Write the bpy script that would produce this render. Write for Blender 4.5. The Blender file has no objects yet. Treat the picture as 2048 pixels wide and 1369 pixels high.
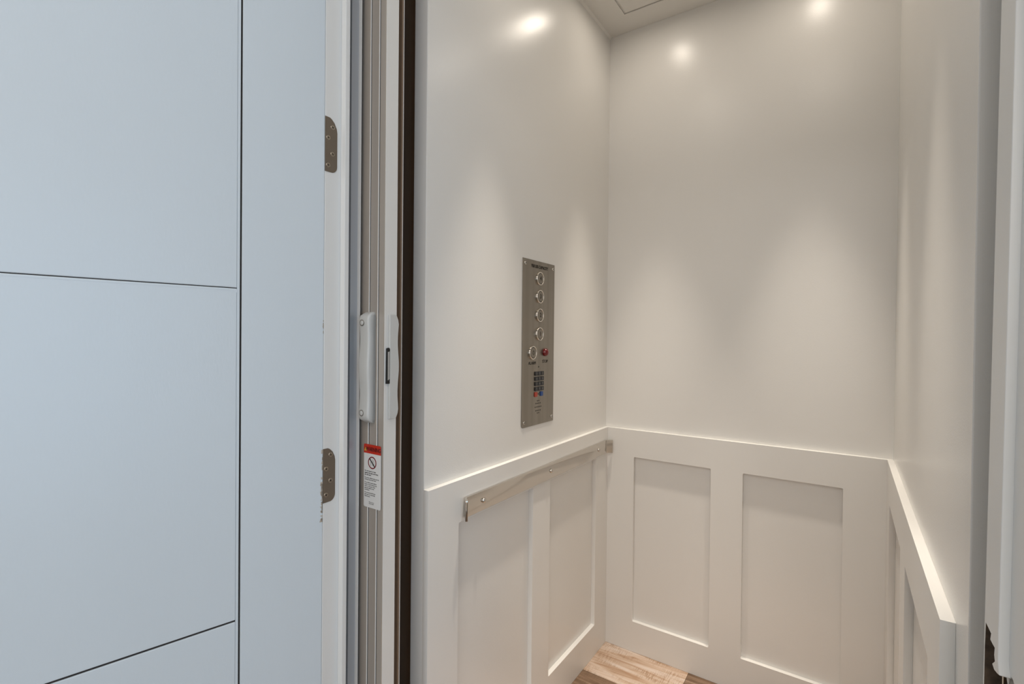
import bpy, bmesh, math, random
from math import sin, cos, pi, radians
from mathutils import Vector, Matrix
random.seed(4)
scene = bpy.context.scene
COL = scene.collection

# ------------------------------------------------------------------ camera
yaw, pitch, roll = 0.59782, -0.0088, 0.0098
F = Vector((-sin(yaw)*cos(pitch), cos(yaw)*cos(pitch), sin(pitch)))
R0 = Vector((cos(yaw), sin(yaw), 0)); U0 = R0.cross(F)
RR = R0*cos(roll) + U0*sin(roll); UU = -R0*sin(roll) + U0*cos(roll)
CAM = Vector((0.7984, -1.8475, 1.2071))
cd = bpy.data.cameras.new('camera'); cd.sensor_width = 36.0
cd.lens = 987.4475/2048*36.0; cd.clip_start = 0.02; cd.clip_end = 100
cam = bpy.data.objects.new('camera', cd); COL.objects.link(cam)
cam.matrix_world = Matrix(((RR.x, UU.x, -F.x, CAM.x), (RR.y, UU.y, -F.y, CAM.y), (RR.z, UU.z, -F.z, CAM.z), (0, 0, 0, 1)))
scene.camera = cam

# ------------------------------------------------------------------ world, light, exposure
w = bpy.data.worlds.new('world'); scene.world = w; w.use_nodes = True
bg = w.node_tree.nodes['Background']
bg.inputs['Color'].default_value = (0.62, 0.78, 1.0, 1); bg.inputs['Strength'].default_value = 0.9
def area(name, loc, target, sx, sy, power, color):
    l = bpy.data.lights.new(name, 'AREA'); l.shape = 'RECTANGLE'; l.size = sx; l.size_y = sy
    l.energy = power; l.color = color
    o = bpy.data.objects.new(name, l); COL.objects.link(o); o.location = loc
    o.rotation_euler = (Vector(target)-Vector(loc)).to_track_quat('-Z', 'Y').to_euler()
    return o
area('window_daylight', (2.66, -2.45, 1.10), (0.0, -1.7, 0.80), 1.3, 1.5, 12, (0.38, 0.68, 1.0))
area('hall_ceiling_fill', (0.8, -3.0, 2.66), (0.8, -2.9, 0.0), 1.3, 1.3, 18, (1.0, 0.94, 0.87))  # added warm fill under the hall ceiling, no daylight source there
area('hall_back_fill', (1.45, -4.42, 1.45), (0.3, -1.2, 1.1), 1.5, 1.7, 19, (1.0, 0.88, 0.75))  # added warm fill from behind the viewer, brightens jambs and cab wall ends
vs = scene.view_settings
scene.display_settings.display_device = 'sRGB'
vs.view_transform = 'Standard'; vs.look = 'None'; vs.gamma = 1.0; vs.use_curve_mapping = False
vs.exposure = 0.0
LAMP_SPOT, LAMP_DISC = 96.0, 66.0

# ------------------------------------------------------------------ materials
def mat(name, base, rough=0.5, metal=0.0, bump=0.0, bscale=300, stretch=None, var=0.0, vscale=4, spec=0.5, coat=0.0, emit=None, estr=0):
    m = bpy.data.materials.new(name); m.use_nodes = True
    nt = m.node_tree; b = nt.nodes['Principled BSDF']
    b.inputs['Base Color'].default_value = (*base, 1); b.inputs['Roughness'].default_value = rough
    b.inputs['Metallic'].default_value = metal; b.inputs['Specular IOR Level'].default_value = spec
    b.inputs['Coat Weight'].default_value = coat; b.inputs['Coat Roughness'].default_value = 0.1
    tc = nt.nodes.new('ShaderNodeTexCoord'); mp = nt.nodes.new('ShaderNodeMapping')
    nt.links.new(tc.outputs['Object'], mp.inputs['Vector'])
    if stretch: mp.inputs['Scale'].default_value = stretch
    if bump:
        n = nt.nodes.new('ShaderNodeTexNoise'); n.inputs['Scale'].default_value = bscale; n.inputs['Detail'].default_value = 3
        nt.links.new(mp.outputs[0], n.inputs['Vector'])
        bp = nt.nodes.new('ShaderNodeBump'); bp.inputs['Strength'].default_value = bump; bp.inputs['Distance'].default_value = 0.001
        nt.links.new(n.outputs['Fac'], bp.inputs['Height']); nt.links.new(bp.outputs[0], b.inputs['Normal'])
    if var:
        n2 = nt.nodes.new('ShaderNodeTexNoise'); n2.inputs['Scale'].default_value = vscale; n2.inputs['Detail'].default_value = 4
        nt.links.new(mp.outputs[0], n2.inputs['Vector'])
        mr = nt.nodes.new('ShaderNodeMapRange'); mr.inputs['From Min'].default_value = .3; mr.inputs['From Max'].default_value = .7
        mr.inputs['To Min'].default_value = 1-var; mr.inputs['To Max'].default_value = 1+var
        nt.links.new(n2.outputs['Fac'], mr.inputs['Value'])
        vm = nt.nodes.new('ShaderNodeVectorMath'); vm.operation = 'SCALE'; vm.inputs[0].default_value = base
        nt.links.new(mr.outputs[0], vm.inputs['Scale']); nt.links.new(vm.outputs[0], b.inputs['Base Color'])
    if emit:
        b.inputs['Emission Color'].default_value = (*emit, 1); b.inputs['Emission Strength'].default_value = estr
    return m

M = {}
M['car_paint'] = mat('car_paint', (0.78, 0.765, 0.735), 0.27, bump=0.16, bscale=420, var=0.008, vscale=3, spec=0.5)
M['trim_paint'] = mat('trim_paint', (0.78, 0.765, 0.735), 0.30, bump=0.05, bscale=200, stretch=(1, 1, .25), spec=0.5)
M['ceiling_paint'] = mat('ceiling_paint', (0.76, 0.745, 0.71), 0.5, bump=0.06, bscale=300)
M['door_paint'] = mat('door_paint', (0.69, 0.755, 0.805), 0.34, bump=0.16, bscale=260, stretch=(1, 1, .35), var=0.012, vscale=5)
M['frame_paint'] = mat('frame_paint', (0.83, 0.83, 0.815), 0.38, bump=0.06, bscale=180, stretch=(1, 1, .2), var=0.02, vscale=7)
M['hall_paint'] = mat('hall_paint', (0.80, 0.80, 0.785), 0.6, bump=0.05, bscale=200)
M['bare_wood'] = mat('bare_wood', (0.30, 0.22, 0.15), 0.8, bump=0.3, bscale=300, var=0.25, vscale=60)
M['torn_wood'] = mat('torn_wood', (0.10, 0.068, 0.045), 0.9, bump=0.4, bscale=400, var=0.4, vscale=90)
M['groove_dark'] = mat('groove_dark', (0.035, 0.03, 0.028), 0.9)
M['scuff'] = mat('scuff', (0.50, 0.44, 0.37), 0.8, var=0.15, vscale=200)
M['hoistway'] = mat('hoistway', (0.06, 0.052, 0.044), 0.9, var=0.2, vscale=6)
M['hinge_metal'] = mat('hinge_metal', (0.20, 0.165, 0.13), 0.38, metal=0.55, bump=0.08, bscale=500)
M['screw_metal'] = mat('screw_metal', (0.42, 0.38, 0.33), 0.3, metal=1.0)
M['dark_slot'] = mat('dark_slot', (0.008, 0.007, 0.006), 0.6)
M['steel'] = mat('brushed_steel', (0.27, 0.245, 0.21), 0.30, metal=0.92, bump=0.10, bscale=700, stretch=(1, 1, 0.012), var=0.13, vscale=38)
M['button_ring'] = mat('button_ring', (0.72, 0.68, 0.62), 0.14, metal=1.0)
M['button_face'] = mat('button_face', (0.26, 0.235, 0.20), 0.38, metal=0.8)
M['chrome'] = mat('chrome', (0.62, 0.59, 0.55), 0.08, metal=1.0)
M['rail_steel'] = mat('rail_steel', (0.66, 0.62, 0.57), 0.10, metal=1.0, bump=0.01, bscale=300)
M['rail_edge'] = mat('rail_edge', (0.30, 0.26, 0.22), 0.35, metal=1.0)
M['engraving'] = mat('engraving', (0.02, 0.016, 0.01), 0.6)
M['key_black'] = mat('key_black', (0.012, 0.012, 0.014), 0.35)
M['key_print'] = mat('key_print', (0.22, 0.22, 0.22), 0.6)
M['key_red'] = mat('key_red', (0.42, 0.045, 0.02), 0.35)
M['key_blue'] = mat('key_blue', (0.012, 0.06, 0.24), 0.35)
M['stop_red'] = mat('stop_red', (0.16, 0.002, 0.005), 0.12, coat=0.6)
M['gate_white'] = mat('gate_white', (0.80, 0.785, 0.755), 0.32, bump=0.03, bscale=200, stretch=(1, 1, .1))
M['gate_ribs'] = mat('gate_ribs', (0.52, 0.465, 0.41), 0.30, metal=0.35, var=0.06, vscale=8, stretch=(1, 1, .2))
M['gate_bead'] = mat('gate_bead', (0.85, 0.82, 0.78), 0.25)
M['gate_brown'] = mat('gate_brown', (0.24, 0.16, 0.105), 0.5)
M['channel'] = mat('channel', (0.50, 0.50, 0.51), 0.30, metal=0.2)
M['handle_plastic'] = mat('handle_plastic', (0.62, 0.62, 0.60), 0.30, bump=0.12, bscale=90)
M['label_white'] = mat('label_white', (0.76, 0.755, 0.74), 0.30)
M['label_red'] = mat('label_red', (0.55, 0.03, 0.012), 0.3)
M['label_ring'] = mat('label_ring', (0.20, 0.01, 0.015), 0.4)
M['label_pink'] = mat('label_pink', (0.62, 0.40, 0.38), 0.4)
M['label_yellow'] = mat('label_yellow', (0.75, 0.42, 0.06), 0.4)
M['ink'] = mat('ink', (0.03, 0.028, 0.028), 0.6)
M['ink_red'] = mat('ink_red', (0.07, 0.004, 0.004), 0.5)
M['lamp_glow'] = mat('lamp_glow', (0.9, 0.88, 0.82), 0.4, emit=(1.0, 0.90, 0.775), estr=LAMP_DISC)
M['lamp_ring'] = mat('lamp_ring', (0.75, 0.74, 0.72), 0.4)
M['hall_floor'] = mat('hall_floor', (0.30, 0.23, 0.16), 0.5, var=0.2, vscale=12, stretch=(.2, 1, 1))

def plank_mat(name, c1, c2, c3, saw):
    m = bpy.data.materials.new(name); m.use_nodes = True
    nt = m.node_tree; b = nt.nodes['Principled BSDF']; L = nt.links
    b.inputs['Roughness'].default_value = 0.5
    tc = nt.nodes.new('ShaderNodeTexCoord')
    def noise(scale, sc, det=5, dist=0.0):
        mp = nt.nodes.new('ShaderNodeMapping'); mp.inputs['Scale'].default_value = sc
        L.new(tc.outputs['Object'], mp.inputs['Vector'])
        n = nt.nodes.new('ShaderNodeTexNoise'); n.inputs['Scale'].default_value = scale; n.inputs['Detail'].default_value = det
        n.inputs['Distortion'].default_value = dist
        L.new(mp.outputs[0], n.inputs['Vector']); return n
    g = noise(26, (0.16, 1.4, 1), 7, 1.3)
    r = nt.nodes.new('ShaderNodeValToRGB'); e = r.color_ramp.elements
    e[0].position = .32; e[0].color = (*c1, 1); e[1].position = .68; e[1].color = (*c3, 1)
    k = e.new(.5); k.color = (*c2, 1)
    L.new(g.outputs['Fac'], r.inputs['Fac'])
    f2 = noise(330, (1.0, 0.07, 1), 2)
    patch = noise(14, (0.5, 1.6, 1), 3)
    mr = nt.nodes.new('ShaderNodeMapRange'); mr.inputs['From Min'].default_value = .44; mr.inputs['From Max'].default_value = .62
    L.new(f2.outputs['Fac'], mr.inputs['Value'])
    mr2 = nt.nodes.new('ShaderNodeMapRange'); mr2.inputs['From Min'].default_value = .42; mr2.inputs['From Max'].default_value = .62
    mr2.inputs['To Max'].default_value = saw
    L.new(patch.outputs['Fac'], mr2.inputs['Value'])
    mu = nt.nodes.new('ShaderNodeMath'); mu.operation = 'MULTIPLY'
    L.new(mr.outputs[0], mu.inputs[0]); L.new(mr2.outputs[0], mu.inputs[1])
    mx = nt.nodes.new('ShaderNodeMix'); mx.data_type = 'RGBA'
    L.new(mu.outputs[0], mx.inputs['Factor']); L.new(r.outputs[0], mx.inputs['A']); mx.inputs['B'].default_value = (c1[0]*.75, c1[1]*.7, c1[2]*.6, 1)
    L.new(mx.outputs['Result'], b.inputs['Base Color'])
    bp = nt.nodes.new('ShaderNodeBump'); bp.inputs['Strength'].default_value = .15; bp.inputs['Distance'].default_value = .0006
    L.new(g.outputs['Fac'], bp.inputs['Height']); L.new(bp.outputs[0], b.inputs['Normal'])
    return m
M['plank_pale'] = plank_mat('plank_pale', (0.40, 0.25, 0.155), (0.57, 0.43, 0.33), (0.66, 0.56, 0.49), 0.8)
M['plank_brown'] = plank_mat('plank_brown', (0.12, 0.068, 0.038), (0.21, 0.13, 0.08), (0.34, 0.24, 0.165), 0.3)

# ------------------------------------------------------------------ helpers
X, Y, Z = Vector((1, 0, 0)), Vector((0, 1, 0)), Vector((0, 0, 1))
def frame(right, up, origin=(0, 0, 0)):
    n = right.cross(up); o = Vector(origin)
    return Matrix(((right.x, up.x, n.x, o.x), (right.y, up.y, n.y, o.y), (right.z, up.z, n.z, o.z), (0, 0, 0, 1)))
FL = lambda o=(0, 0, 0): frame(Y, Z, o)     # on a surface that faces +X (local a = +Y, b = +Z)
FB = lambda o=(0, 0, 0): frame(X, Z, o)     # on a surface that faces -Y
FR = lambda o=(0, 0, 0): frame(-Y, Z, o)    # on a surface that faces -X
FC = lambda o=(0, 0, 0): frame(X, Y, o)     # faces +Z

def root_loc(p):
    while p.parent: p = p.parent
    return p.location.copy()
def obj(name, me, m=None, parent=None, bevel=0.0, seg=2, smooth=False):
    """me holds world coordinates; m is a material or list of them"""
    if isinstance(me, bmesh.types.BMesh):
        bm = me; me = bpy.data.meshes.new(name); bm.to_mesh(me); bm.free()
    me.name = name
    if m is not None:
        for k in (m if isinstance(m, (list, tuple)) else [m]): me.materials.append(k)
    o = bpy.data.objects.new(name, me); COL.objects.link(o)
    if parent is None:
        vs_ = [v.co for v in me.vertices]
        off = Vector(((min(v.x for v in vs_)+max(v.x for v in vs_))/2, (min(v.y for v in vs_)+max(v.y for v in vs_))/2, min(v.z for v in vs_)))
        o.location = off
    else:
        off = root_loc(parent); o.parent = parent
    me.transform(Matrix.Translation(-off))
    if smooth:
        for p in me.polygons: p.use_smooth = True
    if bevel:
        b = o.modifiers.new('bevel', 'BEVEL'); b.width = bevel; b.segments = seg; b.limit_method = 'ANGLE'; b.angle_limit = radians(40)
    return o
def thing(name, label, cat, loc=(0, 0, 0), group=None):
    o = bpy.data.objects.new(name, None); COL.objects.link(o); o.location = loc
    o.empty_display_size = .05
    o['label'] = label; o['category'] = cat
    if group: o['group'] = group
    return o
def tag(o, label, cat, group=None):
    o['label'] = label; o['category'] = cat
    if group: o['group'] = group
    return o
def struct(o, label=None, cat=None):
    o['kind'] = 'structure'
    if label: o['label'] = label
    if cat: o['category'] = cat
    return o
def add_box(bm, a, b, mi=0):
    x0, y0, z0 = a; x1, y1, z1 = b
    v = [bm.verts.new(c) for c in ((x0, y0, z0), (x1, y0, z0), (x1, y1, z0), (x0, y1, z0), (x0, y0, z1), (x1, y0, z1), (x1, y1, z1), (x0, y1, z1))]
    for f in ((3, 2, 1, 0), (4, 5, 6, 7), (0, 1, 5, 4), (1, 2, 6, 5), (2, 3, 7, 6), (3, 0, 4, 7)):
        bm.faces.new([v[i] for i in f]).material_index = mi
def box(a, b):
    bm = bmesh.new(); a, b = [min(p, q) for p, q in zip(a, b)], [max(p, q) for p, q in zip(a, b)]
    add_box(bm, a, b); return bm
def mesh_of(o):
    bpy.context.view_layer.update()
    dg = bpy.context.evaluated_depsgraph_get()
    me = bpy.data.meshes.new_from_object(o.evaluated_get(dg))
    d = o.data; bpy.data.objects.remove(o); bpy.data.curves.remove(d)
    return me
def solid(fr, loops, n0, n1):
    """loops of 2-D points (first outer, others holes) extruded from n0 to n1 along the frame's normal"""
    c = bpy.data.curves.new('c', 'CURVE'); c.dimensions = '2D'; c.fill_mode = 'BOTH'; c.extrude = (n1-n0)/2
    for lp in loops:
        s = c.splines.new('POLY'); s.points.add(len(lp)-1); s.use_cyclic_u = True
        for p, q in zip(s.points, lp): p.co = (q[0], q[1], 0, 1)
    o = bpy.data.objects.new('c', c); COL.objects.link(o)
    me = mesh_of(o)
    me.transform(fr @ Matrix.Translation((0, 0, (n0+n1)/2)))
    bm = bmesh.new(); bm.from_mesh(me); bpy.data.meshes.remove(me)
    bmesh.ops.remove_doubles(bm, verts=bm.verts, dist=1e-6)
    bmesh.ops.dissolve_limit(bm, angle_limit=radians(1), verts=bm.verts, edges=bm.edges)
    bmesh.ops.recalc_face_normals(bm, faces=bm.faces)
    return bm
def rect(a0, b0, a1, b1): return [(a0, b0), (a1, b0), (a1, b1), (a0, b1)]
def rrect(a0, b0, a1, b1, r, n=5, corners=(1, 1, 1, 1)):
    pts = []
    for k, (cx, cy, st) in enumerate(((a1-r, b1-r, 0), (a0+r, b1-r, 90), (a0+r, b0+r, 180), (a1-r, b0+r, 270))):
        if not corners[k]:
            pts.append(((a1, b1), (a0, b1), (a0, b0), (a1, b0))[k]); continue
        for i in range(n+1):
            t = radians(st+90*i/n); pts.append((cx+r*cos(t), cy+r*sin(t)))
    return pts
def circ(ca, cb, r, n=32, rb=None):
    rb = rb or r
    return [(ca+r*cos(2*pi*i/n), cb+rb*sin(2*pi*i/n)) for i in range(n)]
def text(fr, s, size, a, b, n, extrude=0.0, align='CENTER', bold=0.0, space=1.0, sx=1.0):
    c = bpy.data.curves.new('t', 'FONT'); c.body = s; c.size = size; c.align_x = align; c.align_y = 'CENTER'
    c.extrude = extrude; c.offset = bold; c.space_line = space; c.resolution_u = 3
    o = bpy.data.objects.new('t', c); COL.objects.link(o)
    me = mesh_of(o); me.transform(fr @ Matrix.Translation((a, b, n)) @ Matrix.Diagonal((sx, 1, 1, 1)))
    return me
def join2(bms):
    """join bmeshes keeping the material index of each face"""
    bm = bmesh.new()
    for b_ in bms:
        t = bpy.data.meshes.new('x'); b_.to_mesh(t); b_.free(); bm.from_mesh(t); bpy.data.meshes.remove(t)
    return bm
def join(meshes, mats):
    bm = bmesh.new()
    for k, me in enumerate(meshes):
        if isinstance(me, bmesh.types.BMesh):
            t = bpy.data.meshes.new('x'); me.to_mesh(t); me.free(); me = t
        n = len(bm.faces); bm.from_mesh(me); bm.faces.ensure_lookup_table()
        for f in bm.faces[n:]: f.material_index = mats[k]
        bpy.data.meshes.remove(me)
    return bm
def lathe(fr, ca, cb, prof, n=28):
    """prof: (radius, height) from rim to centre"""
    bm = bmesh.new(); rings = []
    for r, h in prof:
        if r < 1e-7: rings.append([bm.verts.new(fr @ Vector((ca, cb, h)))])
        else: rings.append([bm.verts.new(fr @ Vector((ca+r*cos(2*pi*i/n), cb+r*sin(2*pi*i/n), h))) for i in range(n)])
    for p, q in zip(rings, rings[1:]):
        for i in range(n):
            j = (i+1) % n
            if len(q) == 1: bm.faces.new((p[i], p[j], q[0]))
            elif len(p) == 1: bm.faces.new((p[0], q[j], q[i]))
            else: bm.faces.new((p[i], p[j], q[j], q[i]))
    bmesh.ops.recalc_face_normals(bm, faces=bm.faces)
    return bm
def dome(fr, ca, cb, r, h, n0=0.0, seg=24):
    prof = [(r, n0), (r, n0+h*.25)] + [(r*cos(t), n0+h*.25+h*.75*sin(t)) for t in [radians(x) for x in (15, 30, 45, 60, 75)]] + [(0, n0+h)]
    return lathe(fr, ca, cb, prof, seg)
def loft(rings, cap=True):
    bm = bmesh.new(); R = [[bm.verts.new(p) for p in r] for r in rings]
    for p, q in zip(R, R[1:]):
        for i in range(len(p)):
            j = (i+1) % len(p); bm.faces.new((p[i], p[j], q[j], q[i]))
    if cap: bm.faces.new(R[0]); bm.faces.new(R[-1])
    bmesh.ops.recalc_face_normals(bm, faces=bm.faces)
    return bm
def cross(fr, ca, cb, r, n, w=0.22, ang=0.4):
    bms = []
    for a in (ang, ang+pi/2):
        d = Vector((cos(a), sin(a))); p = Vector((-d.y, d.x))*w*r; d = d*r
        bms.append(solid(fr, [[(ca+d.x+p.x, cb+d.y+p.y), (ca-d.x+p.x, cb-d.y+p.y), (ca-d.x-p.x, cb-d.y-p.y), (ca+d.x-p.x, cb+d.y-p.y)]], n, n+.0002))
    return bms

# ------------------------------------------------------------------ dimensions
W, HC, CAP, T = 0.914, 2.4031, 0.8564, 0.0154
YL, YR = -1.0272, -1.103          # front ends of the left and right cab walls

# ------------------------------------------------------------------ the cab shell
struct(obj('wall_left', box((-.0407, YL, 0), (0, .03, HC+.03)), M['car_paint'], bevel=.0015), 'glossy off-white left wall of the lift cab, above the panelling', 'wall')
struct(obj('wall_back', box((0, 0, 0), (W, .03, HC+.03)), M['car_paint']), 'glossy off-white back wall of the lift cab', 'wall')
struct(obj('wall_right', box((W, YR, 0), (W+.030, .03, HC+.03)), M['car_paint'], bevel=.0015), 'glossy off-white right wall of the lift cab', 'wall')

# ceiling with a routed groove round its centre panel
cb_ = join([box((0, YR, HC+.005), (W, 0, HC+.03)),
            solid(FC(), [rect(0, YR, W, 0), rect(.100, -.99, W-.100, -.105)], HC, HC+.005),
            box((.108, -.982, HC), (W-.108, -.113, HC+.005))], [0, 0, 0])
struct(obj('ceiling', cb_, M['ceiling_paint'], bevel=.0012), 'white cab ceiling with a grooved rectangular border', 'ceiling')
bm = bmesh.new()
v = [bm.verts.new(p) for p in ((0, YL, HC), (.007, YL, HC), (0, YL, HC-.007), (0, 0, HC), (.007, 0, HC), (0, 0, HC-.007))]
for f in ((0, 1, 2), (5, 4, 3), (0, 3, 4, 1), (1, 4, 5, 2), (2, 5, 3, 0)): bm.faces.new([v[i] for i in f])
bmesh.ops.recalc_face_normals(bm, faces=bm.faces)
struct(obj('trim_5', bm, M['ceiling_paint']), 'thin bead where the left wall meets the ceiling', 'trim')

# floor planks (boards run across the cab)
bm = bmesh.new()
rows = [(-.0150+.015, -.2165), (-.2165, -.417), (-.417, -.6175), (-.6175, -.818), (-.818, -1.02), (-1.02, -1.105)]
cuts = [[(-.0, .337, 0), (.337, W, 1)], [(-.0, .62, 1), (.62, W, 0)], [(0, .20, 0), (.20, W, 0)], [(0, .5, 1), (.5, W, 0)], [(0, .3, 0), (.3, W, 1)], [(0, W, 0)]]
g = .0006
for (y1, y0), cs in zip(rows, cuts):
    for x0, x1, mi in cs: add_box(bm, (x0+g, y0+g, -.005), (x1-g, y1-g, 0), mi)
add_box(bm, (0, -1.105, -.03), (W, 0, -.005), 2)
struct(obj('floor', bm, [M['plank_pale'], M['plank_brown'], M['groove_dark']]), 'cab floor of pale and brown wood-look planks', 'floor')

# panelled wainscot: one framed board per wall, flush ledge on top
Z1, Z2 = .7518, .1175
PL = [(-.9220, -.5760), (-.4720, -.1235)]
PB = [(.1229, .4036), (.5073, .7910)]
h = [rrect(a0, Z2, a1, Z1, .004, 3) for a0, a1 in PL]
struct(obj('trim_1', solid(FL(), [rect(-1.0284, 0.0005, -.0155, CAP)]+h, 0, T), M['trim_paint'], bevel=.0012), 'white two-panel wainscot on the left cab wall behind the handrail', 'wainscot')
h = [rrect(a0, Z2, a1, Z1, .004, 3) for a0, a1 in PB]
struct(obj('trim_2', solid(FB(), [rect(.0003, 0.0005, W-.0003, CAP)]+h, 0, T), M['trim_paint'], bevel=.0012), 'white two-panel wainscot on the back cab wall', 'wainscot')
h = [rrect(-a1, Z2, -a0, Z1, .004, 3) for a0, a1 in PL]
struct(obj('trim_3', solid(FR((W, 0, 0)), [rect(.0155, 0.0005, 1.0284, CAP)]+h, 0, T), M['trim_paint'], bevel=.0012), 'white two-panel wainscot on the right cab wall', 'wainscot')

# ------------------------------------------------------------------ cab ceiling lamps
first = None
for k, (lx, ly, lab) in enumerate([(.213, -.250, 'small recessed cab downlight above the back left corner'), (.700, -.225, 'small recessed cab downlight above the back right corner'),
                                   (.213, -.800, 'small recessed cab downlight near the front of the left wall'), (.700, -.800, 'small recessed cab downlight near the front of the right wall')]):
    if first is None:
        t = thing('ceiling_light', lab, 'light', (lx, ly, HC-.004), 'downlights in the cab ceiling')
        fr = frame(X, -Y, (lx, ly, HC))
        ring = obj('trim_ring', lathe(fr, 0, 0, [(.040, 0), (.039, .003), (.032, .004), (.030, .001), (.030, 0)]), M['lamp_ring'], t, smooth=True)
        ln = obj('lens', lathe(fr, 0, 0, [(.030, .0004), (.0295, .0016), (0, .0016)]), M['lamp_glow'], t)
        first = (t, ring, ln)
    else:
        t = first[0].copy(); COL.objects.link(t); t.location = (lx, ly, HC-.004); t['label'] = lab
        for ch in first[1:]:
            c = ch.copy(); COL.objects.link(c); c.parent = t
    sp = bpy.data.lights.new('downlight_beam', 'SPOT'); sp.energy = LAMP_SPOT; sp.color = (1.0, .90, .775)
    sp.spot_size = radians(34); sp.spot_blend = 1.0; sp.shadow_soft_size = .025
    so = bpy.data.objects.new('downlight_beam', sp); COL.objects.link(so); so.location = (lx, ly, HC-.008)

# ------------------------------------------------------------------ handrail
ZR0, ZR1, YA, YB = .7595, .8100, -.9025, -.0420
xr = T+.0012; th = .0058
hr = thing('handrail', 'flat polished steel handrail bar screwed across the left wainscot', 'handrail', (T, (YA+YB)/2, ZR0))
tab = .030; s2 = math.sqrt(.5)
pl = [(xr, YA), (xr, YB), (xr+tab*s2, YB+tab*s2-.004), (xr+tab*s2+th*s2, YB+tab*s2-.004-th*s2), (xr+th, YB-th*.42), (xr+th, YA+th*.42), (xr+tab*s2+th*s2, YA-tab*s2+th*s2), (xr+tab*s2, YA-tab*s2)]
bm = solid(FC(), [pl], ZR0, ZR1)
obj('bar', bm, M['rail_steel'], hr, bevel=.0006)
obj('end_edge', join([solid(FC(), [[(xr+tab*s2-.0002, YA-tab*s2-.0002+.0006), (xr+tab*s2+.0004, YA-tab*s2+.0002-.0006), (xr+tab*s2+th*s2+.0004-.0006, YA-tab*s2+th*s2-.0002-.0002), (xr+tab*s2+th*s2-.0006, YA-tab*s2+th*s2+.0004-.0004)]], ZR0+.0008, ZR1-.003)], [0]), M['rail_edge'], hr)['label'] = 'dark sawn end of the bar'
for y_ in (-.8307, -.4787, -.1167):
    s = obj('screw', dome(FL((xr+th, 0, 0)), y_, .7845, .0068, .0062), M['chrome'], hr, smooth=True)
    s['label'] = 'round-headed chrome screw'
    obj('spacer', lathe(FL((T, 0, 0)), y_, .7845, [(.006, 0), (.006, .0012), (0, .0012)]), M['rail_edge'], hr)

# ------------------------------------------------------------------ car operating panel
cp = thing('control_panel', 'brushed steel lift control panel on the left cab wall above the handrail', 'control panel', (0, -.530, .938))
f = FL()
PT = .0022
obj('face_plate', solid(f, [rrect(-.6250, .9375, -.4348, 1.4448, .010, 5, (0, 0, 1, 0))], .0002, PT), M['steel'], cp, bevel=.0005)
f = FL((PT, 0, 0))
for a, b in ((-.612, 1.430), (-.447, 1.430), (-.612, .953), (-.447, .953)):
    o = obj('screw', join([dome(f, a, b, .0052, .0032)] + cross(f, a, b, .0028, .0030), [0, 1, 1]), [M['chrome'], M['dark_slot']], cp, smooth=True)
obj('capacity_lettering', text(f, '950 LBS CAPACITY', .0140, -.528, 1.4265, .0004, .0002, bold=.0002, sx=.86), M['engraving'], cp)
obj('alarm_lettering', text(f, 'ALARM', .0135, -.568, 1.1295, .0004, .0002, sx=1.0), M['engraving'], cp)
obj('stop_lettering', text(f, 'STOP', .0135, -.491, 1.1325, .0004, .0002, sx=1.05), M['engraving'], cp)
for s, a, b in (('4', -.5290, 1.3914), ('3', -.5285, 1.3355), ('2', -.5285, 1.2778), ('1', -.5287, 1.2193), ('bell', -.5680, 1.1616)):
    bt = obj('floor_button' if s != 'bell' else 'alarm_button', lathe(f, a, b, [(.0208, 0), (.0208, .0040), (.0200, .0052), (.0182, .0052), (.0174, .0042), (.0170, .0030)], 40), M['button_ring'], cp, smooth=True)
    bt['label'] = 'bright ring button marked ' + s
    obj('gap_ring', lathe(f, a, b, [(.0172, .0032), (.0150, .0032)], 40), M['dark_slot'], bt)
    fc = obj('button_cap', lathe(f, a, b, [(.0156, .0030), (.0156, .0044), (.0150, .0048), (0, .0048)], 40), M['button_face'], bt)
    if s != 'bell':
        obj('numeral', text(f, s, .0185, a, b, .0050, .0002, bold=.0004), M['engraving'], bt)
    else:
        bell = [(-.0062, -.0048), (-.0045, -.0025), (-.0040, .0020), (-.0022, .0052), (0, .0062), (.0022, .0052), (.0040, .0020), (.0045, -.0025), (.0062, -.0048)]
        inner = [(x*.72, y*.72-.0004) for x, y in bell]
        obj('bell_symbol', join([solid(f, [[(a+x, b+y+.001) for x, y in bell], [(a+x, b+y+.001) for x, y in inner]], .0048, .0052),
                                 solid(f, [circ(a, b-.0058, .0014, 12)], .0048, .0052)], [0, 0]), M['engraving'], bt)
sb = obj('stop_button', dome(f, -.4925, 1.1617, .0125, .0135), M['stop_red'], cp, smooth=True); sb['label'] = 'domed dark red stop button'
obj('indicator_hole', solid(f, [circ(-.5295, 1.1172, .0026, 12)], 0, .0003), M['dark_slot'], cp)
KA = (-.5450, -.5272, -.5094); KZ = (1.0965, 1.0805, 1.0648, 1.0490)
rowsk = ['123', '456', '789', '*0#']
for r_, kz in enumerate(KZ):
    for c_, ka in enumerate(KA):
        k = obj('keypad_key', solid(f, [rrect(ka-.0079, kz-.0064, ka+.0079, kz+.0064, .002, 3)], 0, .0035), M['key_black'], cp, bevel=.0008)
        obj('digit', text(f, rowsk[r_][c_], .0085, ka, kz, .0036, .0001), M['key_print'], k)
k = obj('keypad_key', solid(f, [rrect(-.5535, 1.0248, -.5395, 1.0398, .002, 3)], 0, .0035), M['key_red'], cp, bevel=.0008); k['label'] = 'red keypad key'
k = obj('keypad_key', solid(f, [rrect(-.5195, 1.0252, -.5055, 1.0392, .002, 3)], 0, .0035), M['key_blue'], cp, bevel=.0008); k['label'] = 'blue keypad key'
obj('indicator_hole', solid(f, [circ(-.5300, 1.0325, .0024, 12)], 0, .0003), M['dark_slot'], cp)
holes = []
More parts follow.
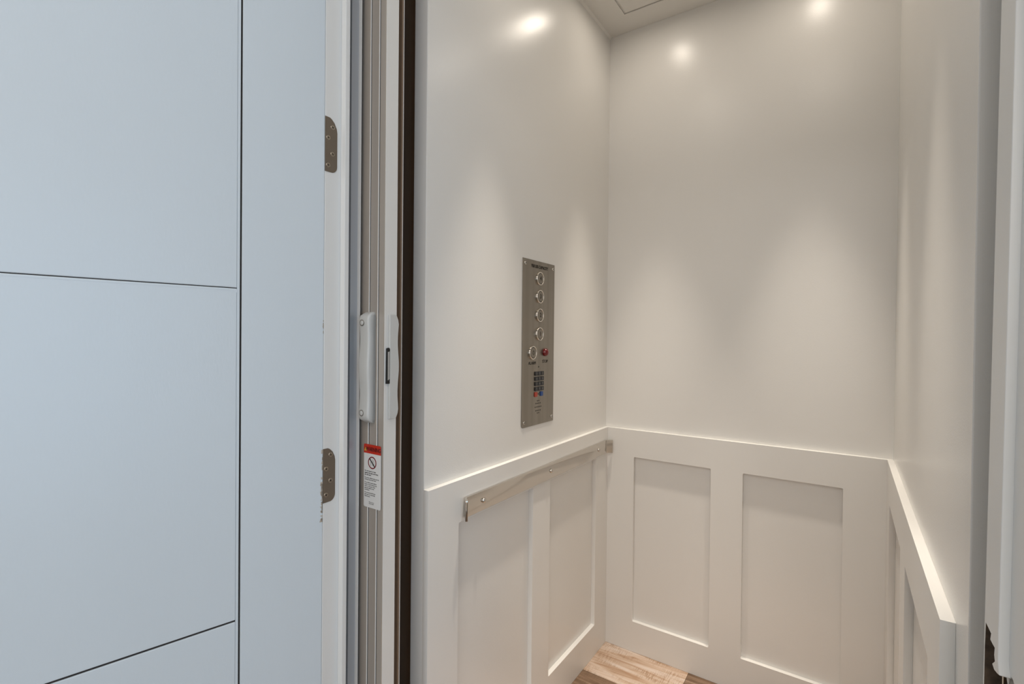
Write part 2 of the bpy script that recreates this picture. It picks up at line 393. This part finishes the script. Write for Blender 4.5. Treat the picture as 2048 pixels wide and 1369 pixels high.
for r_, (n_, dz) in enumerate(((2, .022), (4, .013), (5, .0), (4, -.013), (2, -.022))):
    sp_ = .0086
    for i in range(n_): holes.append(solid(f, [circ(-.5305+(i-(n_-1)/2)*sp_, .9925+dz*.86, .0021, 10)], 0, .0003))
obj('speaker_grille', join(holes, [0]*len(holes)), M['dark_slot'], cp)

# ------------------------------------------------------------------ folding gate, seen from the landing
gt = thing('folding_gate', 'white and grey folding cab gate pushed back into the left side of the lift opening', 'gate', (-.02, -1.15, 0))
H0, H1 = .004, 2.12
obj('lead_post', box((-.026, -1.1645, H0), (.0200, -1.1320, H1)), M['gate_white'], gt, bevel=.0006)
obj('front_panel', box((-.0700, -1.1660, H0), (.0194, -1.1648, H1)), M['gate_ribs'], gt)['label'] = 'taupe metal face with two white beads'
for bx in (-.0246, .0020):
    bm = bmesh.new(); add_box(bm, (bx-.0022, -1.1664, H0), (bx+.0022, -1.1659, H1), 1); add_box(bm, (bx-.0010, -1.1675, H0), (bx+.0010, -1.1659, H1), 0)
    obj('bead', bm, [M['gate_bead'], M['dark_slot']], gt)
obj('edge_strip', box((-.06, -1.1090, H0), (.0050, -1.1050, H1)), M['gate_brown'], gt)['label'] = 'brown edge of the folded slats'
obj('edge_lip', box((.0044, -1.1052, H0), (.0060, -1.1038, H1)), M['gate_bead'], gt)
for i in range(3): obj('folded_slat', box((-.068, -1.158+i*.014, H0), (-.026, -1.150+i*.014, H1)), M['gate_brown'], gt)
def grip(x0, x1, y_base, depth, z0, z1):
    rings = []; N = 30
    for i in range(N+1):
        u = i/N; z = z0+(z1-z0)*u
        e = min(u, 1-u)*(z1-z0); k = 1.0 if e > .018 else max(.0, 1-(1-e/.018)**2)**.5
        k = .35+.65*k
        wv = .0014*cos(2*pi*u*2)
        d = (depth+wv)*k; xa = x0+(1-k)*.006; xb = x1-(1-k)*.005-.0012*(.5-.5*cos(2*pi*u*2))
        r = .0045; pts = []
        for cx, cy, st in ((xb-r, y_base-d+r, -90), (xa+r, y_base-d+r, -180)):
            pass
        pts.append(Vector((xb, y_base, z)))
        for a in range(0, 91, 15): pts.append(Vector((xb-r+r*cos(radians(a)), y_base-d+r-r*sin(radians(a)), z)))
        for a in range(90, 181, 15): pts.append(Vector((xa+r+r*cos(radians(a)), y_base-d+r-r*sin(radians(a)), z)))
        pts.append(Vector((xa, y_base, z))); rings.append(pts)
    return loft(rings)
gh = obj('handle', grip(-.0340, -.0035, -1.1660, .0195, 1.0290, 1.2570), M['handle_plastic'], gt, smooth=True)
gh['label'] = 'wavy off-white plastic grip on the landing side'
for z_ in (1.2346, 1.0500):
    fr = FB((0, -1.1868, 0))
    obj('screw_cap', join([dome(fr, -.0225, z_, .0052, .0014, .0), lathe(fr, -.0225, z_, [(.0063, .0002), (.0063, .0006), (.0052, .0006)])], [0, 1]), [M['handle_plastic'], M['hinge_metal']], gh, smooth=True)
# second, cab-side grip lapped over the rear edge of the post
outl = [(-1.1545, 1.0375), (-1.1400, 1.0365)]
N = 24
for i in range(N+1):
    u = i/N; e = min(u, 1-u)
    k = 0 if e > .10 else (1-e/.10)**2
    outl.append((-1.1290-.0016*(1-cos(4*pi*u))-.007*k, 1.0385+(1.2505-1.0385)*u))
outl += [(-1.1400, 1.2525), (-1.1545, 1.2515)]
obj('handle', solid(FL((.0200, 0, 0)), [outl], 0, .0050), M['handle_plastic'], gt, bevel=.0014)['label'] = 'flat wavy white grip on the cab side'
mc = obj('magnet_catch', solid(FL((.0200, 0, 0)), [[(-1.1612, 1.1105), (-1.1550, 1.1105), (-1.1541, 1.1120), (-1.1540, 1.1815), (-1.1565, 1.1840), (-1.1605, 1.1825)]], .0, .0052), M['dark_slot'], gt, bevel=.0004)
mc['label'] = 'black magnetic catch with two bright bars'
obj('catch_bar', box((.0253, -1.1596, 1.1180), (.0256, -1.1583, 1.1755)), M['gate_bead'], mc)
obj('catch_bar', box((.0253, -1.1567, 1.1195), (.0256, -1.1557, 1.1765)), M['gate_bead'], mc)

# warning sticker on the gate
wl = thing('warning_label', 'tall white warning sticker with a red header on the gate below its grip', 'sticker', (-.0100, -1.1676, .8515))
f = FB((0, -1.1676, 0))
a0, a1, b0, b1 = -.0365, .0162, .8515, .9825
obj('sheet', solid(f, [rrect(a0, b0, a1, b1, .0035, 4)], 0, .0003), M['label_white'], wl)
obj('header', solid(f, [rrect(a0, .9640, a1, b1+.0003, .0035, 4, (1, 1, 0, 0))], .0003, .0005), M['label_red'], wl)
obj('header_text', text(f, 'WARNING', .0118, -.0070, .9728, .0007, .0001, bold=.0003, sx=.80), M['ink_red'], wl)
obj('hazard_triangle', join([solid(f, [[(-.0352, .9685), (-.0272, .9685), (-.0312, .9765)]], .0005, .0007),
     solid(f, [rect(-.0316, .9712, -.0308, .9742)], .0007, .0008), solid(f, [rect(-.0316, .9695, -.0308, .9703)], .0007, .0008)], [0, 1, 1]), [M['label_yellow'], M['ink']], wl)
ca, cbb, rr_ = -.0105, .9455, .0127
obj('prohibition_symbol', join([solid(f, [circ(ca, cbb, rr_, 36), circ(ca, cbb, rr_-.0023, 36)], .0003, .0006),
    solid(f, [[(ca-.0088, cbb+.0070), (ca-.0070, cbb+.0088), (ca+.0088, cbb-.0070), (ca+.0070, cbb-.0088)]], .0004, .0007),
    solid(f, [rect(ca-.0045, cbb-.0070, ca-.0037, cbb+.0065)], .0003, .0005), solid(f, [rect(ca+.0012, cbb-.0065, ca+.0020, cbb+.0075)], .0003, .0005),
    solid(f, [rect(ca+.0046, cbb-.0060, ca+.0052, cbb+.0060)], .0003, .0005)], [0, 1, 2, 2, 2]), [M['label_ring'], M['ink'], M['hinge_metal']], wl)
body = [(.9252, .0030, 'Do not stand or lean'), (.9212, .0030, 'against the gate and keep'), (.9172, .0030, 'the sill clear.')]
tx = [text(f, s, .0036, a0+.003, z_+.0018, .0004, .0001, 'LEFT', bold=.00008, sx=1.12) for z_, _, s in body]
small = [(.9110, 'Do not let children play near the'), (.9075, 'opening. Keep hands clear.'),
         (.9010, 'Do not allow small children'), (.8972, 'hands to reach between the'), (.8934, 'doors or the gate. Keep'), (.8896, 'pets and objects away'), (.8858, 'at all times.'),
         (.8800, 'Do not operate lift if the'), (.8762, 'gate does not close fully'), (.8724, 'behind door.')]
tx += [text(f, s, .0033, a0+.003, z_+.0018, .0004, .0001, 'LEFT', bold=.00003, sx=1.0) for z_, s in small]
tx += [text(f, s, .0028, -.020, z_, .0004, .0001, 'LEFT', sx=1.0) for z_, s in ((.8630, 'Please do not'), (.8600, 'remove label'))]
obj('body_text', join(tx, [0]*len(tx)), M['ink'], wl)

# ------------------------------------------------------------------ lift opening: metal channel, shaft, frame
ch = box((-.056, -1.1948, 0), (-.0500, -1.1755, 2.2)); add_box(ch, (-.0560, -1.1775, 0), (-.0420, -1.1760, 2.2), 1)
struct(obj('trim_4', ch, [M['channel'], M['gate_bead']]), 'blue-grey metal channel between the white door frame and the folded gate', 'channel')
struct(obj('trim_6', box((-.20, -1.000, 0), (-.0415, -.990, HC)), M['gate_brown']), 'dark brown steel plate in the gap beside the left cab wall', 'plate')

sh = bmesh.new()
add_box(sh, (-.35, -1.214, -.35), (-.30, .35, 3.0)); add_box(sh, (1.25, -1.214, -.35), (1.30, .35, 3.0))
add_box(sh, (-.35, .30, -.35), (1.30, .35, 3.0)); add_box(sh, (-.35, -1.214, 3.0), (1.30, .35, 3.05)); add_box(sh, (-.35, -1.214, -.40), (1.30, .35, -.35))
struct(obj('wall_shaft', sh, M['hoistway']), 'dark lift shaft around the cab', 'wall')

# left jamb with stop, hinge side
jl = join([box((-.052, -1.2620, 0), (-.0413, -1.2256, 2.11)), box((-.052, -1.2256, 0), (-.0286, -1.2150, 2.11))], [0, 0])
struct(obj('door_frame_left', jl, M['frame_paint'], bevel=.0012), 'white painted door jamb with stop, on the hinge side', 'door frame')
# right jamb, torn open round the latch
def px(u, v, axis, val):
    d = F + RR*((u-1024)/987.4475) + UU*((684.5-v)/987.4475); i = 'xyz'.index(axis)
    return CAM + d*((val-CAM[i])/d[i])
XS, XJ = .9140, .9214
JY0, JY1 = -1.1770, -1.2300
hs = [(1976.4, 1258), (1981, 1268), (1979.5, 1280), (1984, 1289), (1988.5, 1297), (1987.5, 1310), (1989, 1323), (1983.5, 1327.5), (1988, 1341), (1993.5, 1348), (1998, 1352)]
hole = [(-px(u, v, 'x', XS).y, px(u, v, 'x', XS).z) for u, v in hs]
SB = -JY1
outer1 = [(-JY0, 0), (SB, 0), (SB, .845), (1.190, .838), (-JY0+.004, .86), (-JY0+.003, .905), (-JY0+.0045, hole[0][1])] + hole[1:] + [(SB, .918), (SB, 2.11), (-JY0, 2.11)]
def torn(bm, ymin, ymax):
    for f_ in bm.faces:
        c_ = f_.calc_center_median()
        if .83 < c_.z < .945 and abs(f_.normal.x) < .5 and ymin < c_.y < ymax: f_.material_index = 1
    return bm
st = torn(solid(FR((XJ, 0, 0)), [outer1], -.030, XJ-XS), JY1+.0003, JY0-.001)
fr2 = FR((XJ, 0, 0))
pts2 = [(2003, 1350), (2012, 1353), (2018, 1354), (2023, 1357), (2026, 1363), (2028, 1372)]
h2 = [(-px(u, v, 'x', XJ).y, px(u, v, 'x', XJ).z) for u, v in pts2]
zz = h2[0][1]
outer = [(-JY1, 0), (1.276, 0), (1.276, 2.11), (-JY1, 2.11), (-JY1, zz)] + h2[1:] + [(h2[-1][0]-.002, .850), (-JY1, .845)]
rb = torn(solid(fr2, [outer], -.030, 0), -1.2755, JY1-.0003)
struct(obj('door_frame_right', join2([st, rb]), [M['frame_paint'], M['torn_wood']], bevel=.0008), 'white painted door jamb on the latch side, splintered open around the strike', 'door frame')
struct(obj('frame_backing', box((XJ+.0302, -1.276, 0), (XJ+.034, JY0, 2.11)), M['torn_wood']), 'bare wood behind the splintered latch-side jamb', 'door frame')
sk = thing('strike_plate', 'dark metal door strike in the splintered hole of the right jamb', 'strike plate', (XJ+.01, -1.22, .845))
obj('plate', solid(FR((XJ, 0, 0)), [rect(1.2275, .851, 1.268, .915), rrect(1.240, .858, 1.262, .9, .003, 3)], -.012, -.010), M['hinge_metal'], sk, bevel=.0003)
obj('lip', box((XJ-.0015, -1.2200, .850), (XJ+.0005, -1.2165, .9120)), M['rail_steel'], sk, bevel=.0004)
obj('latch_box', box((XJ+.0125, -1.248, .853), (XJ+.0285, -1.229, .905)), M['dark_slot'], sk)
struct(obj('door_head', join([box((-.052, -1.262, 2.11), (XJ+.034, -1.215, 2.14))], [0]), M['frame_paint']), 'white head of the lift door frame', 'door frame')

# hall side wall around the opening, hall room
hw = bmesh.new()
add_box(hw, (-1.7, -1.250, 0), (-.053, -1.2145, 2.75)); add_box(hw, (XJ+.0342, -1.276, 0), (2.6, -1.2145, 2.75)); add_box(hw, (-.053, -1.262, 2.141), (XJ+.0342, -1.2145, 2.75))
struct(obj('wall_front', hw, M['hall_paint']), 'pale hall wall around the lift opening', 'wall')
struct(obj('wall_hall_left', box((-1.75, -4.4, 0), (-1.7, -1.2145, 2.75)), M['hall_paint']), 'pale left wall of the hall', 'wall')
wb_ = solid(frame(-X, Z, (0, -4.35, 0)), [rect(-2.6, 0, 1.7, 2.75), rect(-2.25, .55, -.65, 2.35)], -.05, 0)
struct(obj('wall_hall_back', wb_, M['hall_paint']), 'pale hall wall behind the viewer', 'wall')
wr = solid(FR((2.60, 0, 0)), [rect(1.277, 0, 4.35, 2.75), rect(1.75, .30, 3.15, 1.95)], -.12, 0)
struct(obj('wall_hall_right', wr, M['hall_paint']), 'pale hall wall with the window', 'wall')
wf = [solid(FR((2.63, 0, 0)), [rect(1.75, .30, 3.15, 1.95), rect(1.80, .35, 3.10, 1.90)], -.03, .03)]
wf += [box((2.62, -2.47, .35), (2.64, -2.43, 1.90)), box((2.62, -3.10, 1.10), (2.64, -1.80, 1.14))]
struct(obj('window_1', join(wf, [0]*3), M['frame_paint']), 'white hall window frame', 'window')
wf = [solid(frame(-X, Z, (0, -4.36, 0)), [rect(-2.25, .55, -.65, 2.35), rect(-2.19, .61, -.71, 2.29)], -.03, .03), box((1.43, -4.37, .61), (1.47, -4.35, 2.29))]
struct(obj('added_window', join(wf, [0]*2), M['frame_paint']), 'added white window frame around the unseen fill light behind the viewer', 'window')  # unseen window, invented to house the fill light behind the viewer
struct(obj('ceiling_hall', box((-1.75, -4.4, 2.75), (2.72, -1.2145, 2.80)), M['hall_paint']), 'pale hall ceiling', 'ceiling')
struct(obj('floor_hall', box((-1.75, -4.4, -.05), (2.72, -1.125, 0)), M['hall_floor']), 'brown wood hall floor', 'floor')
struct(obj('trim_7', solid(FB((0, -1.2761, 0)), [[(XJ+.006, 0), (XJ+.076, 0), (XJ+.076, 2.19), (XJ+.006, 2.19)]], 0, .014), M['frame_paint'], bevel=.002), 'white casing beside the right jamb', 'trim')

# ------------------------------------------------------------------ hinges on the left jamb
def hinge(z0, label, screws):
    zc = z0+.052
    t = thing('hinge', label, 'hinge', (-.0413, -1.250, z0), 'door hinges on the left jamb')
    f = FL((-.0413, 0, 0)); top = z0+.1060
    lp = [(-1.2625, z0), (-1.2560, z0)]
    lp += [(-1.2352-.0135+.0135*cos(radians(a)), z0+.0135+.0135*sin(radians(a))) for a in range(-75, 1, 15)]
    lp += [(-1.2352, top-.026), (-1.2365, top-.018), (-1.2415, top-.008), (-1.2480, top-.002), (-1.2520, top), (-1.2625, top)]
    obj('leaf', solid(f, [lp], 0, .0010), M['hinge_metal'], t, bevel=.0002)
    f = FL((-.0403, 0, 0))
    for a, b in screws:
        b += z0
        obj('screw', join([lathe(f, a, b, [(.0046, 0), (.0042, .0006), (0, .0008)], 20)]+cross(f, a, b, .0026, .0008, .2), [0, 1, 1]), [M['screw_metal'], M['dark_slot']], t)
    return t
hinge(1.5262, 'upper bronze hinge leaf with four screws let into the white left jamb', [(-1.2458, .0885), (-1.2556, .0660), (-1.2458, .0365), (-1.2556, .0130)])
hinge(.8810, 'lower bronze hinge leaf with four screws let into the white left jamb, beside chipped paint', [(-1.2458, .0925), (-1.2556, .0660), (-1.2458, .0415), (-1.2556, .0150)])

# ------------------------------------------------------------------ the open door
al = radians(13.8)
HN = Vector((-.0413, -1.2620, 0))
du = Vector((sin(al), cos(al), 0))            # towards the hinge
fd = frame(du, Z, HN)                         # local a: 0 at hinge, negative away; normal towards the viewer
DW, DH, TH = .86, 2.085, .035
door = bpy.data.objects.new('door_1', None); COL.objects.link(door); door.location = HN + Z*.01 - du*.4; door['kind'] = 'structure'
door['label'] = 'open white door with dark grooved joints between its boards'; door['category'] = 'door'
G = .00165
SW = .1453
def plank(a0, a1, z0, z1, chamfer=False):
    n_ = du.cross(Z); bm = bmesh.new()
    a1b = a1-.0120 if chamfer else a1
    P = [(a0, 0), (a1, 0), (a1b, -TH), (a0, -TH)]
    lo = [bm.verts.new(HN+du*a+n_*n+Z*z0) for a, n in P]; hi = [bm.verts.new(HN+du*a+n_*n+Z*z1) for a, n in P]
    bm.faces.new(lo); bm.faces.new(hi)
    for i in range(4): bm.faces.new((lo[i], lo[(i+1) % 4], hi[(i+1) % 4], hi[i]))
    bmesh.ops.recalc_face_normals(bm, faces=bm.faces); return bm
obj('stile', plank(-SW+G, -.0008, .01, DH, True), M['door_paint'], door, bevel=.0006)['label'] = 'plain board on the hinge side'
obj('stile', plank(-DW, -.715-G, .01, DH), M['door_paint'], door, bevel=.0006)
zs = [.01, .7085, 1.2883, DH]
for i in range(3):
    obj('board', plank(-.715+G, -SW-G-.0042, zs[i]+(G if i == 1 else .0007 if i == 2 else 0), zs[i+1]-(G if i == 0 else .0007 if i == 1 else 0)), M['door_paint'], door, bevel=.0012)
obj('board_edging', plank(-SW-G-.0042, -SW-G, .01, DH), M['door_paint'], door)['label'] = 'narrow strip beside the upright joint'
n_ = du.cross(Z); bm = bmesh.new()
def gap(a0, a1, z0, z1):
    P = [(a0, -.0022), (a1, -.0022), (a1, -.030), (a0, -.030)]
    lo = [bm.verts.new(HN+du*a+n_*n+Z*z0) for a, n in P]; hi = [bm.verts.new(HN+du*a+n_*n+Z*z1) for a, n in P]
    bm.faces.new(lo); bm.faces.new(hi)
    for i in range(4): bm.faces.new((lo[i], lo[(i+1) % 4], hi[(i+1) % 4], hi[i]))
gap(-SW-G, -SW+G, .012, DH-.002); gap(-.715-G, -.715+G, .012, DH-.002)
for z_ in zs[1:3]: gap(-.715, -SW-.0065, z_-G, z_+G)
bmesh.ops.recalc_face_normals(bm, faces=bm.faces)
obj('joint_filler', bm, M['groove_dark'], door)['label'] = 'dark recess of the joints'
# caulk bead under the upper joint
obj('caulk_bead', join([solid(fd, [[(-.714, 1.2842), (-SW-.012, 1.2838), (-SW-.0075, 1.2815), (-SW-.006, 1.2800), (-SW-.006, 1.2858), (-.714, 1.2866)]], 0, .0003)], [0]), M['door_paint'], door)

# chipped paint where the door meets the jamb
def chips(z0, z1, n, w):
    bms = []
    for _ in range(n):
        z = random.uniform(z0, z1); hh = random.uniform(.002, .010); ww = random.uniform(.4, 1)*w
        pts = [(-.0006-ww*random.uniform(.5, 1)*(0 if k < 2 else 1), z+hh*(k in (1, 2))*random.uniform(.7, 1)) for k in range(4)]
        bms.append(solid(fd, [pts], 0, .0003))
    return bms
cc = chips(.840, .985, 26, .004) + chips(.84, .92, 18, .006) + chips(1.20, 1.235, 6, .0025)
obj('paint_chips', join(cc, [0]*len(cc)), M['scuff'], door)['label'] = 'beige chipped paint along the hinge edge'

# the latch-side jamb stands slightly out of plumb
for o in (scene.objects['door_frame_right'], scene.objects['trim_7'], scene.objects['frame_backing']):
    for v in o.data.vertices: v.co.x += .0065*(v.co.z+o.location.z-.9)
